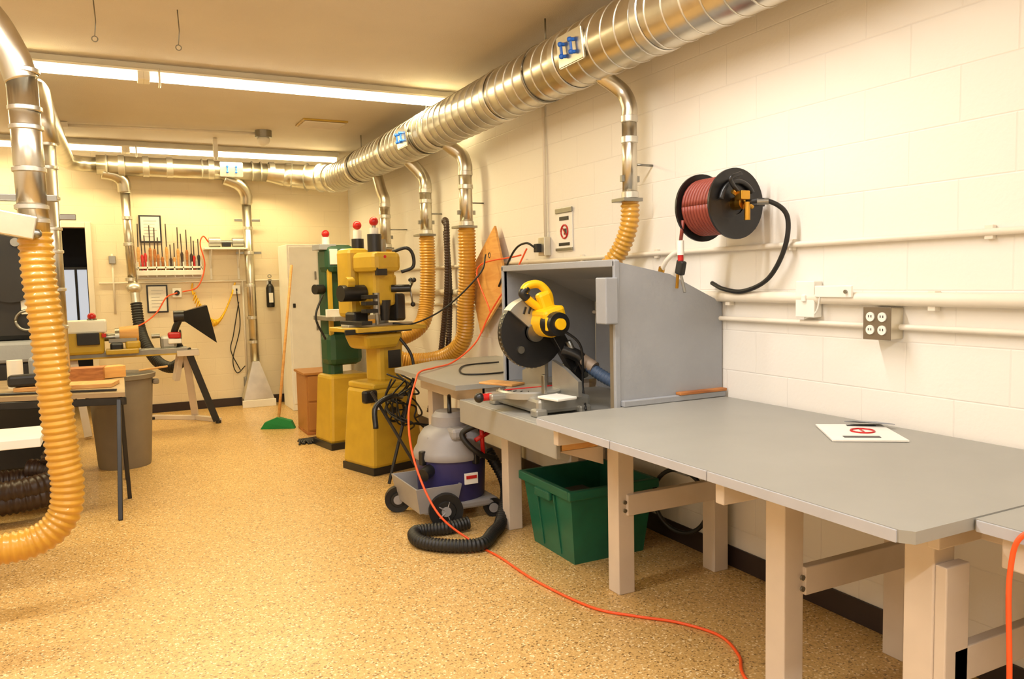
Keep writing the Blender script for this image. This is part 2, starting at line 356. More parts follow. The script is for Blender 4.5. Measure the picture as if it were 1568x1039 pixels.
# left foreground pipe and hose
d=B('dust_drop_hose')
d.tube([(-1.0,4.05,2.86),(-.62,4.03,2.80),(-.45,4.01,2.68),(-.36,4.0,2.52),(-.325,4,2.4)],.066,METAL,seg=24,smoothpath=True)
d.tube([(-.325,4,2.42),(-.315,4,1.75)],.06,METAL,seg=24)
for z in(2.44,2.28,2.2,2.02,1.86,1.80): d.rev([(.06,-.012),(.067,-.008),(.067,.008),(.06,.012)],(-.32,4,z),(0,0,1),METALD,seg=24)
d.box((-.33,4,1.90),(.22,.03,.03),STEEL); d.box((-.39,3.95,1.78),(.18,.14,.10),METAL,rot=(0,12,0),bev=.006); d.sph((-.30,3.9,1.74),.02,STEEL)
d.tube([(-.315,4,1.75),(-.31,4,1.55),(-.295,4,1.33),(-.28,4,1.0),(-.265,4,.75),(-.255,4.0,.62),(-.28,4,.48),(-.38,4,.39),(-.56,4,.37),(-.95,4.1,.37)],.066,YH,seg=28,corr=.055,pitch=.03,smoothpath=True)
d.done()
d=B('machine_drop_pipe')
d.tube([(-.38,6.0,2.5),(-.38,6.0,.95)],.06,METAL,seg=24)
for z in(2.45,2.3,2.1,1.9,1.75,1.5,1.25): d.rev([(.06,-.012),(.068,-.008),(.068,.008),(.06,.012)],(-.38,6,z),(0,0,1),METALD)
d.box((-.38,6,1.98),(.3,.03,.04),STEEL)
d.done()
# ------------------------------------------------------------ wall conduits
c=B('wall_conduit')
c.tube([(XW-.02,YF,1.63),(XW-.02,YB,1.63)],.013,PAINT); c.tube([(XW-.03,YF,1.385),(XW-.03,9.9,1.40)],.027,PAINT,seg=14); c.tube([(XW-.02,YF,1.28),(XW-.02,YB,1.28)],.012,PAINT)
for y in(1.7,2.6,3.6,4.4,5.2): c.box((XW-.012,y,1.63),(.02,.03,.05),PAINT,bev=.002)
for y in(1.9,3.0): c.box((XW-.02,y,1.385),(.035,.03,.075),PAINT,bev=.002)
c.done()
c=B('vertical_conduit'); c.tube([(XW-.02,4.88,H),(XW-.02,4.88,1.8)],.011,PAINT); c.box((XW-.03,4.88,1.73),(.055,.09,.13),METALD); c.box((XW-.075,4.9,1.72),(.04,.05,.06),BLK)
c.tube([(XW-.09,4.9,1.72),(XW-.12,5.0,1.76),(XW-.12,5.2,1.7),(XW-.1,5.5,1.45)],.008,BLK,smoothpath=True,seg=8); c.done()
c=B('back_wall_conduit'); c.tube([(-.2,YB-.02,1.56),(XW,YB-.02,1.56)],.012,PAINT); c.tube([(1.38,YB-.02,1.56),(1.38,YB-.02,.3)],.012,PAINT); c.tube([(-.05,YB-.02,1.9),(-.05,YB-.02,1.2)],.012,PAINT); c.box((1.38,YB-.03,.3),(.08,.05,.12),STEEL)
c.box((-.05,YB-.03,1.83),(.07,.05,.09),STEEL);c.done()
s=B('wall_switch_box'); s.box((XW-.03,2.49,1.385),(.05,.105,.16),WHT); s.box((XW-.06,2.49,1.39),(.012,.022,.03),WHT); s.box((XW-.06,2.33,1.42),(.012,.19,.05),WHT); s.tube([(XW-.06,2.4,1.4),(XW-.05,2.43,1.33),(XW-.04,2.5,1.3)],.004,WHT,smoothpath=True,seg=6); s.cyl((XW-.068,2.26,1.42),(XW-.075,2.26,1.42),.008,STEEL,seg=8); s.box((XW-.035,2.33,1.42),(.05,.04,.03),WHT); s.done()
s=B('electrical_outlet_box'); s.box((XW-.04,2.10,1.295),(.075,.12,.125),METAL,bev=.004)
s.box((XW-.08,2.10,1.295),(.006,.125,.13),mat('plate_steel',(134,122,104),.35,.6),bev=.002)
for dy in(-.027,.027):
    for dz in(-.026,.026):
        s.cyl((XW-.083,2.10+dy,1.295+dz),(XW-.088,2.10+dy,1.295+dz),.019,WHT,seg=16)
        for e in(-.006,.006): s.box((XW-.089,2.10+dy+e,1.297+dz),(.003,.002,.009),BLK,bev=0)
s.done()
s=B('back_wall_outlet'); s.box((.62,YB-.03,1.43),(.1,.055,.11),WHT); s.cyl((.62,YB-.06,1.43),(.62,YB-.08,1.43),.03,BLK); s.done()
s=B('back_wall_outlet'); s.box((1.3,YB-.03,1.45),(.09,.055,.11),WHT); s.box((1.3,YB-.065,1.45),(.02,.015,.03),BLK); s.done()
s=B('safety_sign'); s.box((XW-.006,4.635,1.83),(.006,.21,.29),WHTP,bev=.001); s.box((XW-.012,4.635,1.965),(.012,.22,.035),STEEL,bev=.003); s.torus((XW-.012,4.63,1.82),(1,0,0),.045,.006,RED,ms=6); s.bar((XW-.012,4.66,1.85),(XW-.012,4.60,1.79),.005,.01,RED)
s.box((XW-.011,4.635,1.91),(.004,.12,.025),BLKM,bev=0); s.box((XW-.011,4.635,1.735),(.004,.14,.02),BLKM,bev=0); s.box((XW-.012,4.635,1.70),(.012,.22,.02),STEEL,bev=.002); s.box((XW-.011,4.62,1.82),(.004,.03,.04),BLKM,bev=0); s.done()
TZ=.88
s=B('paper_sign'); s.ext([(2.50,2.24,TZ+.002),(2.71,2.10,TZ+.002),(2.53,1.84,TZ+.002),(2.31,1.99,TZ+.002)],(0,0,.006),WHTP)
s.torus((2.53,2.04,TZ+.010),(0,0,1),.042,.004,RED,ms=6); s.bar((2.505,2.005,TZ+.010),(2.555,2.075,TZ+.010),.007,.003,RED); s.box((2.44,1.97,TZ+.009),(.13,.025,.002),BLKM,rot=(0,0,-35),bev=0); s.box((2.62,2.12,TZ+.009),(.11,.02,.002),BLKM,rot=(0,0,-35),bev=0)
s.ext([(2.62,2.2,TZ+.011),(2.72,2.12,TZ+.011),(2.69,2.02,TZ+.02),(2.58,2.12,TZ+.03)],(0,0,.003),GREYH)
s.done()
s=B('plywood_board'); s.ext([(2.70,5.64,1.93),(2.70,6.16,1.56),(2.66,5.87,1.06),(2.66,5.35,1.43)],(.018,0,0),PLY)
s.torus((2.69,5.72,1.7),(1,0,0),.02,.004,BLKM,ms=6,seg=16); s.done()
# ------------------------------------------------------------ workbenches
b=B('workbench')
b.ext([(1.645,1.22,TZ-.032),(1.665,1.19,TZ-.032),(XW-.015,1.19,TZ-.032),(XW-.015,3.06,TZ-.032),(1.66,3.06,TZ-.032),(1.645,3.04,TZ-.032)],(0,0,.032),GREYP)
for a,c2 in((1.225,1.9),(1.905,2.45),(2.455,3.035)): b.bb((1.640,a,TZ-.033),(1.646,c2,TZ-.002),EDGE,bev=.001)
def legp(x,y,zt=.85,w=.09): b.bb((x-w/2,y-w/2,0),(x+w/2,y+w/2,zt),LEG,bev=.004)
for x,y in((2.08,3.02),(2.66,3.02),(2.04,1.96),(2.66,1.96),(1.99,1.38)): legp(x,y)
for y in(3.02,1.96):
    b.bb((2.08,y-.06,.38),(2.66,y-.022,.48),LEG); b.bb((1.70,y-.07,.76),(2.7,y-.03,.848),LEG)
    for z in(.41,.45): b.cyl((2.06,y-.068,z),(2.06,y-.06,z),.01,STEEL,seg=8)
b.bb((1.95,1.30,.0),(2.05,1.335,.70),LEG); b.bb((1.99,1.30,.36),(2.70,1.335,.46),LEG); b.bb((2.62,1.34,0),(2.71,1.43,.85),LEG)
b.bb((2.60,1.2,.74),(2.64,3.06,.848),LEG); b.bb((2.08,1.22,.76),(2.12,3.06,.848),LEG); b.bb((1.9,1.29,.76),(2.7,1.325,.848),LEG)
b.ext([(1.70,2.93,.848),(2.05,2.93,.848),(2.05,2.93,.68)],(0,.03,0),LEG)
b.done()
b=B('workbench_extension')
b.ext([(1.885,YF+.6,TZ-.032),(XW-.015,YF+.6,TZ-.032),(XW-.015,1.185,TZ-.032),(1.885,1.185,TZ-.032)],(0,0,.03),GREYP)
b.bb((1.880,YF+.6,TZ-.033),(1.886,1.18,TZ-.004),EDGE,bev=.001)
for x,y in((1.96,.5),(2.68,.5),(1.96,-1.6),(2.68,-1.6)): legp(x,y)
b.bb((1.96,.46,.36),(2.66,.5,.46),LEG); b.bb((1.92,-1.6,.76),(1.95,1.14,.848),LEG); b.bb((2.6,-1.6,.36),(2.64,1.1,.46),LEG); b.bb((1.95,1.12,.75),(2.7,1.155,.848),LEG)
b.done()
b=B('saw_bench')
b.bb((1.79,3.08,.77),(XW-.015,4.22,.80),GREYP); b.bb((1.765,3.08,.665),(1.79,4.22,.80),GREYP); b.bb((1.80,3.085,.70),(2.0,3.12,.77),WOOD)
for x,y in((2.06,4.14),(2.66,4.14)): b.bb((x-.045,y-.045,0),(x+.045,y+.045,.77),LEG)
b.bb((2.06,4.10,.5),(2.66,4.14,.6),LEG); b.bb((1.85,4.1,.67),(2.7,4.14,.77),LEG)
b.ext([(1.80,3.12,.69),(2.05,3.12,.69),(2.05,3.12,.60)],(0,.03,0),LEG)
b.done()
b=B('side_bench')
b.ext([(1.75,4.24,TZ-.03),(XW-.015,4.24,TZ-.03),(XW-.015,5.75,TZ-.03),(2.2,5.72,TZ-.03),(1.75,5.38,TZ-.03)],(0,0,.03),GREYP)
b.bb((1.95,4.26,.72),(2.0,5.4,.85),LEG); b.bb((1.95,4.26,.75),(2.7,4.3,.85),LEG)
for x,y in((2.03,5.3),(2.66,5.3),(2.66,4.32)): b.bb((x-.045,y-.045,0),(x+.045,y+.045,.85),LEG)
b.bb((2.03,5.26,.4),(2.66,5.3,.5),LEG)
b.done()
# hood
b=B('saw_dust_hood')
prof=[(2.10,1.575),(2.42,1.51),(XW-.01,1.36)]
b.ext([(2.10,3.07,TZ+.002),(2.10,3.07,1.575),(2.42,3.07,1.51),(XW-.01,3.07,1.36),(XW-.01,3.07,TZ+.002)],(0,.018,0),GREYH)
b.ext([(2.10,4.26,TZ+.002),(2.10,4.26,1.575),(2.42,4.26,1.51),(XW-.01,4.26,1.36),(XW-.01,4.26,TZ+.002)],(0,.018,0),GREYH)
for (xa,za),(xb,zb) in zip(prof,prof[1:]):
    b.ext([(xa,3.088,za-.016),(xb,3.088,zb-.016),(xb,3.088,zb),(xa,3.088,za)],(0,1.172,0),GREYH)
b.bb((XW-.022,3.088,.80),(XW-.012,4.238,1.36),GREYH,bev=.001)
b.bb((2.09,3.065,.80),(2.12,3.085,1.58),GREYH); b.bb((2.09,4.26,.88),(2.12,4.285,1.58),GREYH); b.bb((2.09,3.07,1.55),(2.115,4.28,1.585),GREYH)
b.bb((2.12,3.04,TZ+.001),(XW-.01,3.07,TZ+.03),GREYH); b.bb((2.45,3.03,TZ+.03),(XW-.01,3.07,TZ+.045),OAK)
b.bb((2.03,3.05,1.28),(2.10,3.14,1.50),GREYH,bev=.006)
b.bb((2.10,3.09,.80),(2.14,3.13,1.3),GREYD)
b.done()
# mitre saw
s=B('mitre_saw'); sx,sy=1.98,3.70; z0=.80
s.box((sx+.05,sy,z0+.05),(.32,.52,.08),ALU,bev=.02)
for dy in(-.25,.25):
    for dx in(-.1,.16): s.box((sx+dx,sy+dy,z0+.02),(.07,.07,.04),ALU,bev=.01)
s.rev([(0,0),(.175,0),(.175,.03),(.165,.038),(0,.038)],(sx-.02,sy,z0+.075),(0,0,1),ALU)
for k in range(9):
    a=math.radians(120+k*15); s.bar((sx-.02+.13*math.cos(a),sy+.13*math.sin(a),z0+.115),(sx-.02+.16*math.cos(a),sy+.16*math.sin(a),z0+.115),.004,.003,BLKM)
s.box((sx-.02,sy-.0,z0+.115),(.30,.02,.004),RED,bev=.001)
s.box((sx-.20,sy,z0+.085),(.14,.09,.035),ALU,bev=.01); s.cyl((sx-.25,sy,z0+.085),(sx-.31,sy,z0+.085),.02,RED,seg=12); s.sph((sx-.32,sy,z0+.085),.027,BLKM)
for a,b2,h1,h2 in((-.31,-.04,.17,.26),(.04,.31,.26,.17)): 
    s.ext([(sx+.10,sy+a,z0+.09),(sx+.10,sy+b2,z0+.09),(sx+.10,sy+b2,z0+h2),(sx+.10,sy+(a+b2)/2,z0+(h1+h2)/2+.01),(sx+.10,sy+a,z0+h1)],(.022,0,0),ALU)
    s.bar((sx+.12,sy+(a+b2)/2,z0+.16),(sx+.17,sy+(a+b2)/2,z0+.09),.03,.03,ALU)
s.box((sx-.02,sy-.30,z0+.098),(.13,.16,.014),WHTP,rot=(0,0,10)); s.box((sx-.08,sy+.22,z0+.12),(.12,.24,.012),WOOD,rot=(0,0,25)); s.box((sx-.05,sy-.22,z0+.16),(.02,.03,.10),STEEL)
s.box((sx+.23,sy,z0+.12),(.12,.14,.16),BLKM,bev=.02); s.cyl((sx+.26,sy-.09,z0+.19),(sx+.26,sy+.08,z0+.19),.04,BLKM)
s.bar((sx+.26,sy-.03,z0+.19),(sx+.12,sy-.03,z0+.42),.06,.07,BLKM); s.tube([(sx+.29,sy-.08,z0+.16),(sx+.18,sy-.08,z0+.36)],.018,STEEL)
cz=1.215; cx=sx+.0
s.rev([(0,-.02),(.05,-.02),(.175,-.012),(.185,0),(.175,.03),(.0,.03)],(cx,sy,cz),(0,1,0),BLKM,seg=40)
def sector(a0,a1,r,y0,y1,m):
    n=20
    p=[(cx+math.cos(math.radians(a0+(a1-a0)*k/n))*r,y0,cz+math.sin(math.radians(a0+(a1-a0)*k/n))*r) for k in range(n+1)]+[(cx,y0,cz)]
    P=[Vector(q) for q in p]; Q=[q+Vector((0,y1-y0,0)) for q in P]; N=len(P)
    s.raw(P+Q,[list(range(N)),list(range(2*N-1,N-1,-1))]+[[i,(i+1)%N,N+(i+1)%N,N+i] for i in range(N)],m)
sector(60,140,.190,sy-.04,sy+.04,ALU)
sector(140,330,.192,sy-.02,sy+.025,BLKM)
for k in range(24):
    a=math.radians(148+k*7.5); s.box((cx+.19*math.cos(a),sy-.004,cz+.19*math.sin(a)),(.014,.012,.010),STEEL,rot=(0,-math.degrees(a),0),bev=.001)
s.rev([(0,0),(.05,0),(.05,.02),(0,.02)],(cx,sy-.035,cz),(0,-1,0),STEEL)
s.rev([(0,0),(.02,0),(.02,.012),(0,.012)],(cx-.08,sy-.02,cz-.09),(0,-1,0),STEEL)
for k in range(5): s.box((cx-.06+.03*k,sy-.042,cz+.12),(.012,.006,.04),BLKM,rot=(0,20,0))
s.cyl((cx+.05,sy-.03,cz+.05),(cx+.05,sy-.13,cz+.05),.075,YEL); s.cyl((cx+.05,sy-.13,cz+.05),(cx+.05,sy-.22,cz+.05),.07,BLKM,r2=.06)
s.box((cx+.05,sy-.1,cz+.10),(.13,.16,.07),YEL,rot=(0,-15,0),bev=.02)
s.box((cx+.03,sy-.185,cz+.05),(.09,.02,.07),YEL,bev=.008); s.cyl((cx+.05,sy-.22,cz+.05),(cx+.05,sy-.235,cz+.05),.03,YEL)
s.tube([(cx+.08,sy-.07,cz+.12),(cx+.07,sy-.07,cz+.20),(cx+.02,sy-.06,cz+.255),(cx-.05,sy-.06,cz+.25),(cx-.075,sy-.06,cz+.215),(cx-.04,sy-.06,cz+.17),(cx+.02,sy-.06,cz+.13)],.022,YEL,seg=12,smoothpath=True)
s.box((cx+.05,sy-.07,cz+.16),(.08,.06,.12),YEL,rot=(0,-20,0),bev=.02)
s.tube([(cx-.055,sy-.06,cz+.24),(cx-.08,sy-.06,cz+.212),(cx-.055,sy-.06,cz+.185)],.024,BLKM,seg=12,smoothpath=True)
s.tube([(cx+.1,sy-.15,cz+.02),(cx+.2,sy-.18,cz-.08),(cx+.22,sy-.16,cz-.3),(cx+.15,sy-.3,z0+.02)],.007,BLK,smoothpath=True,seg=8)
s.tube([(cx+.16,sy-.05,cz-.1),(cx+.24,sy-.1,z0+.27),(cx+.27,sy-.13,z0+.2)],.035,BLKM,smoothpath=True,seg=14)
s.tube([(cx+.26,sy-.12,z0+.24),(cx+.30,sy-.22,z0+.18),(cx+.36,sy-.36,z0+.12),(cx+.42,sy-.48,z0+.05)],.032,BLUH,smoothpath=True,seg=16,corr=.06,pitch=.02)
s.cyl((cx+.25,sy-.10,z0+.26),(cx+.285,sy-.18,z0+.215),.036,mat('pvc_elbow',(150,130,110),.5))
s.done()
# ------------------------------------------------------------ hose reel
s=B('air_hose_reel'); rx,rz=2.55,1.825
def disc(y,r): s.rev([(0.05,0),(r*.9,0),(r,.01),(r,.022),(r*.88,.016),(.05,.016)],(rx,y,rz),(0,-1,0),BLKM,seg=48)
disc(2.77,.162); disc(3.0,.162)
s.cyl((rx,2.98,rz),(rx,2.76,rz),.085,BLKM)
for lay in range(3):
    for i in range(9):
        s.torus((rx,2.80+i*.021+(.01 if lay%2 else 0),rz),(0,1,0),.093+lay*.017,.0098,REDH,seg=32,ms=7)
s.cyl((rx,2.77,rz),(rx,2.70,rz),.03,BRASS); s.box((rx-.02,2.69,rz+.03),(.05,.05,.04),BRASS); s.cyl((rx,2.68,rz),(rx,2.68,rz-.08),.014,BRASS,seg=12); s.cyl((rx-.06,2.71,rz+.05),(rx+.06,2.71,rz-.02),.01,BRASS,seg=10)
s.torus((rx,2.74,rz),(0,1,0),.10,.012,BLKM,a0=10,a1=150,ms=8); s.tube([(rx,2.72,rz+.03),(rx-.08,2.70,rz+.1),(rx-.02,2.7,rz+.13)],.01,BLKM,smoothpath=True)
s.box((2.7,2.89,rz),(.1,.05,.12),BLKM); s.box((XW-.008,2.89,rz),(.012,.1,.22),BLKM); s.bar((rx,3.03,rz),(XW-.02,3.0,rz),.04,.02,BLKM)
s.bar((rx,2.73,rz),(XW-.02,2.78,rz),.03,.015,BLKM)
s.tube([(rx,2.69,rz),(2.62,2.62,rz+.0),(2.69,2.58,1.76),(2.7,2.60,1.62),(2.7,2.70,1.48),(2.7,2.86,1.42),(2.7,3.0,1.43),(XW-.03,3.12,1.46)],.011,BLK,smoothpath=True,seg=10)
s.cyl((2.62,2.62,rz),(2.585,2.655,rz),.015,STEEL,seg=12)
s.tube([(rx-.12,2.98,rz-.06),(rx-.12,3.0,1.66)],.009,REDH); s.cyl((rx-.12,3.0,1.67),(rx-.12,3.0,1.60),.017,WHT,seg=12); s.cyl((rx-.12,3.0,1.61),(rx-.12,3.0,1.57),.014,RED,seg=12)
s.box((rx-.12,3.0,1.54),(.03,.05,.07),BLKM,bev=.008,rot=(15,0,0)); s.cyl((rx-.12,3.0,1.51),(rx-.12,2.97,1.42),.007,STEEL,seg=8); s.cyl((rx-.12,3.02,1.52),(rx-.12,3.03,1.44),.008,BRASS,seg=8)
s.done()
s=B('air_line_coupler'); s.tube([(XW-.03,3.37,1.63),(XW-.07,3.38,1.62),(XW-.09,3.42,1.58),(XW-.09,3.46,1.53)],.013,PAINT,smoothpath=True); s.cyl((XW-.09,3.455,1.55),(XW-.09,3.47,1.50),.018,BRASS,seg=12); s.cyl((XW-.09,3.47,1.50),(XW-.09,3.48,1.46),.02,BLKM,seg=12); s.done()
# ------------------------------------------------------------ cords
s=B('orange_extension_cord')
s.tube([(XW-.12,4.98,1.72),(2.6,5.1,1.55),(2.56,5.45,1.25),(2.45,5.5,1.02),(2.2,5.35,.90),(1.95,5.1,.895),(1.79,4.95,.893),(1.70,4.8,.85),(1.56,4.55,.68),(1.50,4.30,.45),(1.56,4.1,.18),(1.72,3.95,.02),(1.76,3.7,.008),(1.77,3.32,.008),(1.84,2.92,.008),(1.96,2.74,.008),(2.08,2.60,.008),(2.15,2.42,.008),(2.10,2.25,.008),(2.0,2.11,.008),(1.90,1.8,.008),(1.7,1.3,.008)],.0065,ORG,smoothpath=True,seg=8)
s.tube([(2.56,5.45,1.25),(2.62,5.8,1.6),(2.68,5.15,1.68)],.006,ORG,smoothpath=True,seg=8)
s.done()
s=B('orange_extension_cord'); s.tube([(2.3,.6,TZ+.008),(2.0,.95,TZ+.008),(1.88,1.05,TZ+.005),(1.855,1.08,.78),(1.83,1.06,.5),(1.84,1.08,.2),(1.88,1.15,.012),(2.1,1.0,.01)],.0065,ORG,smoothpath=True,seg=8); s.done()
s=B('black_power_cord'); s.tube([(2.5,5.2,TZ+.01),(2.2,5.15,TZ+.008),(2.0,4.7,TZ+.008),(2.2,4.6,TZ+.008),(2.4,4.7,TZ+.008),(2.5,4.4,TZ+.008)],.006,BLK,smoothpath=True,seg=8); s.done()
s=B('black_power_cord'); s.tube([(2.6,5.6,1.7),(2.5,5.5,1.55),(2.3,5.7,1.3),(2.1,5.9,1.17),(1.95,6.0,1.17)],.007,BLK,smoothpath=True,seg=8); s.done()
s=B('under_bench_air_hose'); s.torus((2.62,3.25,.30),(1,.3,0),.17,.012,BLK,ms=8); s.tube([(2.62,3.25,.47),(2.68,3.3,.6),(2.72,3.3,.74)],.012,BLK,smoothpath=True); s.box((2.69,3.30,.50),(.08,.14,.14),GREYH,bev=.01); s.done()
# ------------------------------------------------------------ green bin
s=B('green_storage_bin'); x0,x1,y0,y1=2.06,2.50,3.42,3.86; hh=.41; e=.045; w=.006
def frustum(s,x0,x1,y0,y1,z0,z1,e,w,m):
    o0=[(x0,y0,z0),(x1,y0,z0),(x1,y1,z0),(x0,y1,z0)]; o1=[(x0-e,y0-e,z1),(x1+e,y0-e,z1),(x1+e,y1+e,z1),(x0-e,y1+e,z1)]
    i1=[(x0-e+w,y0-e+w,z1),(x1+e-w,y0-e+w,z1),(x1+e-w,y1+e-w,z1),(x0-e+w,y1+e-w,z1)]; i0=[(x0+w,y0+w,z0+w),(x1-w,y0+w,z0+w),(x1-w,y1-w,z0+w),(x0+w,y1-w,z0+w)]
    vs=o0+o1+i1+i0; fs=[(0,1,2,3),(12,13,14,15)]
    for k in range(4):
        q=(k+1)%4; fs+=[(k,q,4+q,4+k),(4+k,4+q,8+q,8+k),(8+k,8+q,12+q,12+k)]
    s.raw(vs,fs,m)
frustum(s,x0,x1,y0,y1,.0,hh,e,.006,GBIN)
for a,b2 in(((x0-e-.02,y0-e-.02,hh-.05),(x1+e+.02,y0-e+.002,hh)),((x0-e-.02,y1+e-.002,hh-.05),(x1+e+.02,y1+e+.02,hh)),((x0-e-.02,y0-e,hh-.05),(x0-e+.002,y1+e,hh)),((x1+e-.002,y0-e,hh-.05),(x1+e+.02,y1+e,hh))): s.bb(a,b2,GBIN,bev=.008)
for k in range(2):
    yy=y0+.13+k*.19; s.bar((x0-.001,yy,.02),(x0-e-.001,yy,hh-.06),.014,.008,GBIN)
s.box((x0-e-.015,(y0+y1)/2,hh-.07),(.03,.16,.05),GBIN,bev=.01)
s.box((2.2,3.6,.3),(.3,.2,.04),BLKM,rot=(10,5,20))
s.done()
# ------------------------------------------------------------ shop vac
s=B('shop_vacuum'); vx,vy=1.86,4.62
s.rev([(0,.08),(.19,.08),(.215,.14),(.225,.38),(.23,.40)],(vx,vy,0),(0,0,1),PURP,seg=40)
s.rev([(.235,.38),(.242,.40),(.235,.43),(.215,.46),(.205,.51),(.17,.56),(.12,.58),(.115,.64),(.09,.67),(0,.67)],(vx,vy,0),(0,0,1),VGREY,seg=40)
for k in range(4):
    a=math.radians(20+90*k); p=Vector((vx+math.cos(a)*.235,vy+math.sin(a)*.235,.40)); s.box(p,(.04,.04,.09),BLKM,rot=(0,0,20+90*k),bev=.008)
s.box((vx-.02,vy-.15,.55),(.10,.14,.07),VGREY,bev=.02); s.torus((vx,vy,.67),(1,-.4,0),.09,.014,BLKM,a0=0,a1=180,ms=8); s.box((vx-.15,vy-.05,.5),(.07,.07,.06),VGREY,bev=.01)
s.cyl((vx-.17,vy-.1,.33),(vx-.25,vy-.16,.31),.04,BLKM)
frustum(s,vx-.30,vx-.06,vy-.22,vy+.20,.09,.25,.03,.01,VGREY)
s.box((vx-.02,vy,.10),(.5,.44,.05),VGREY,bev=.02)
s.box((vx+.04,vy-.232,.27),(.09,.012,.07),WHT,bev=.002); s.box((vx+.04,vy-.240,.28),(.07,.004,.02),RED,bev=0)
def wheel(x,y,r,ax):
    s.rev([(0,-.03),(r*.55,-.03),(r*.6,-.02),(r,-.025),(r,.025),(r*.6,.02),(0,.02)],(x,y,r),ax,BLK,seg=32); s.rev([(0,-.036),(.03,-.036),(.03,-.02)],(x,y,r),ax,VGREY)
wheel(vx-.15,vy-.27,.105,(.25,1,0)); wheel(vx-.30,vy+.20,.085,(.25,1,0)); wheel(vx+.2,vy-.2,.06,(.25,1,0)); wheel(vx+.2,vy+.2,.06,(.25,1,0))
for k in range(5):
    a=k*72; s.bar((vx-.155,vy-.30,.105),(vx-.155+.06*math.cos(math.radians(a)),vy-.30,.105+.06*math.sin(math.radians(a))),.008,.008,VGREY)
s.tube([(vx+.22,vy-.1,.40),(vx+.27,vy-.25,.2),(vx+.12,vy-.48,.05),(1.86,4.0,.04),(1.72,3.86,.04),(1.55,3.93,.04),(1.44,4.08,.04),(1.48,4.25,.04),(1.66,4.22,.04),(1.80,4.22,.05)],.036,BLK,seg=14,corr=.07,pitch=.02,smoothpath=True)
s.tube([(vx+.15,vy-.15,.55),(vx+.1,vy-.3,.62),(vx-.02,vy-.25,.56),(vx+.05,vy-.3,.45),(vx+.2,vy-.25,.38)],.018,BLK,smoothpath=True,seg=10)
s.tube([(vx+.1,vy-.27,.66),(vx+.1,vy-.29,.42)],.014,RED,seg=10); s.tube([(vx+.05,vy-.29,.52),(vx+.16,vy-.27,.56)],.014,RED,seg=10)
s.done()
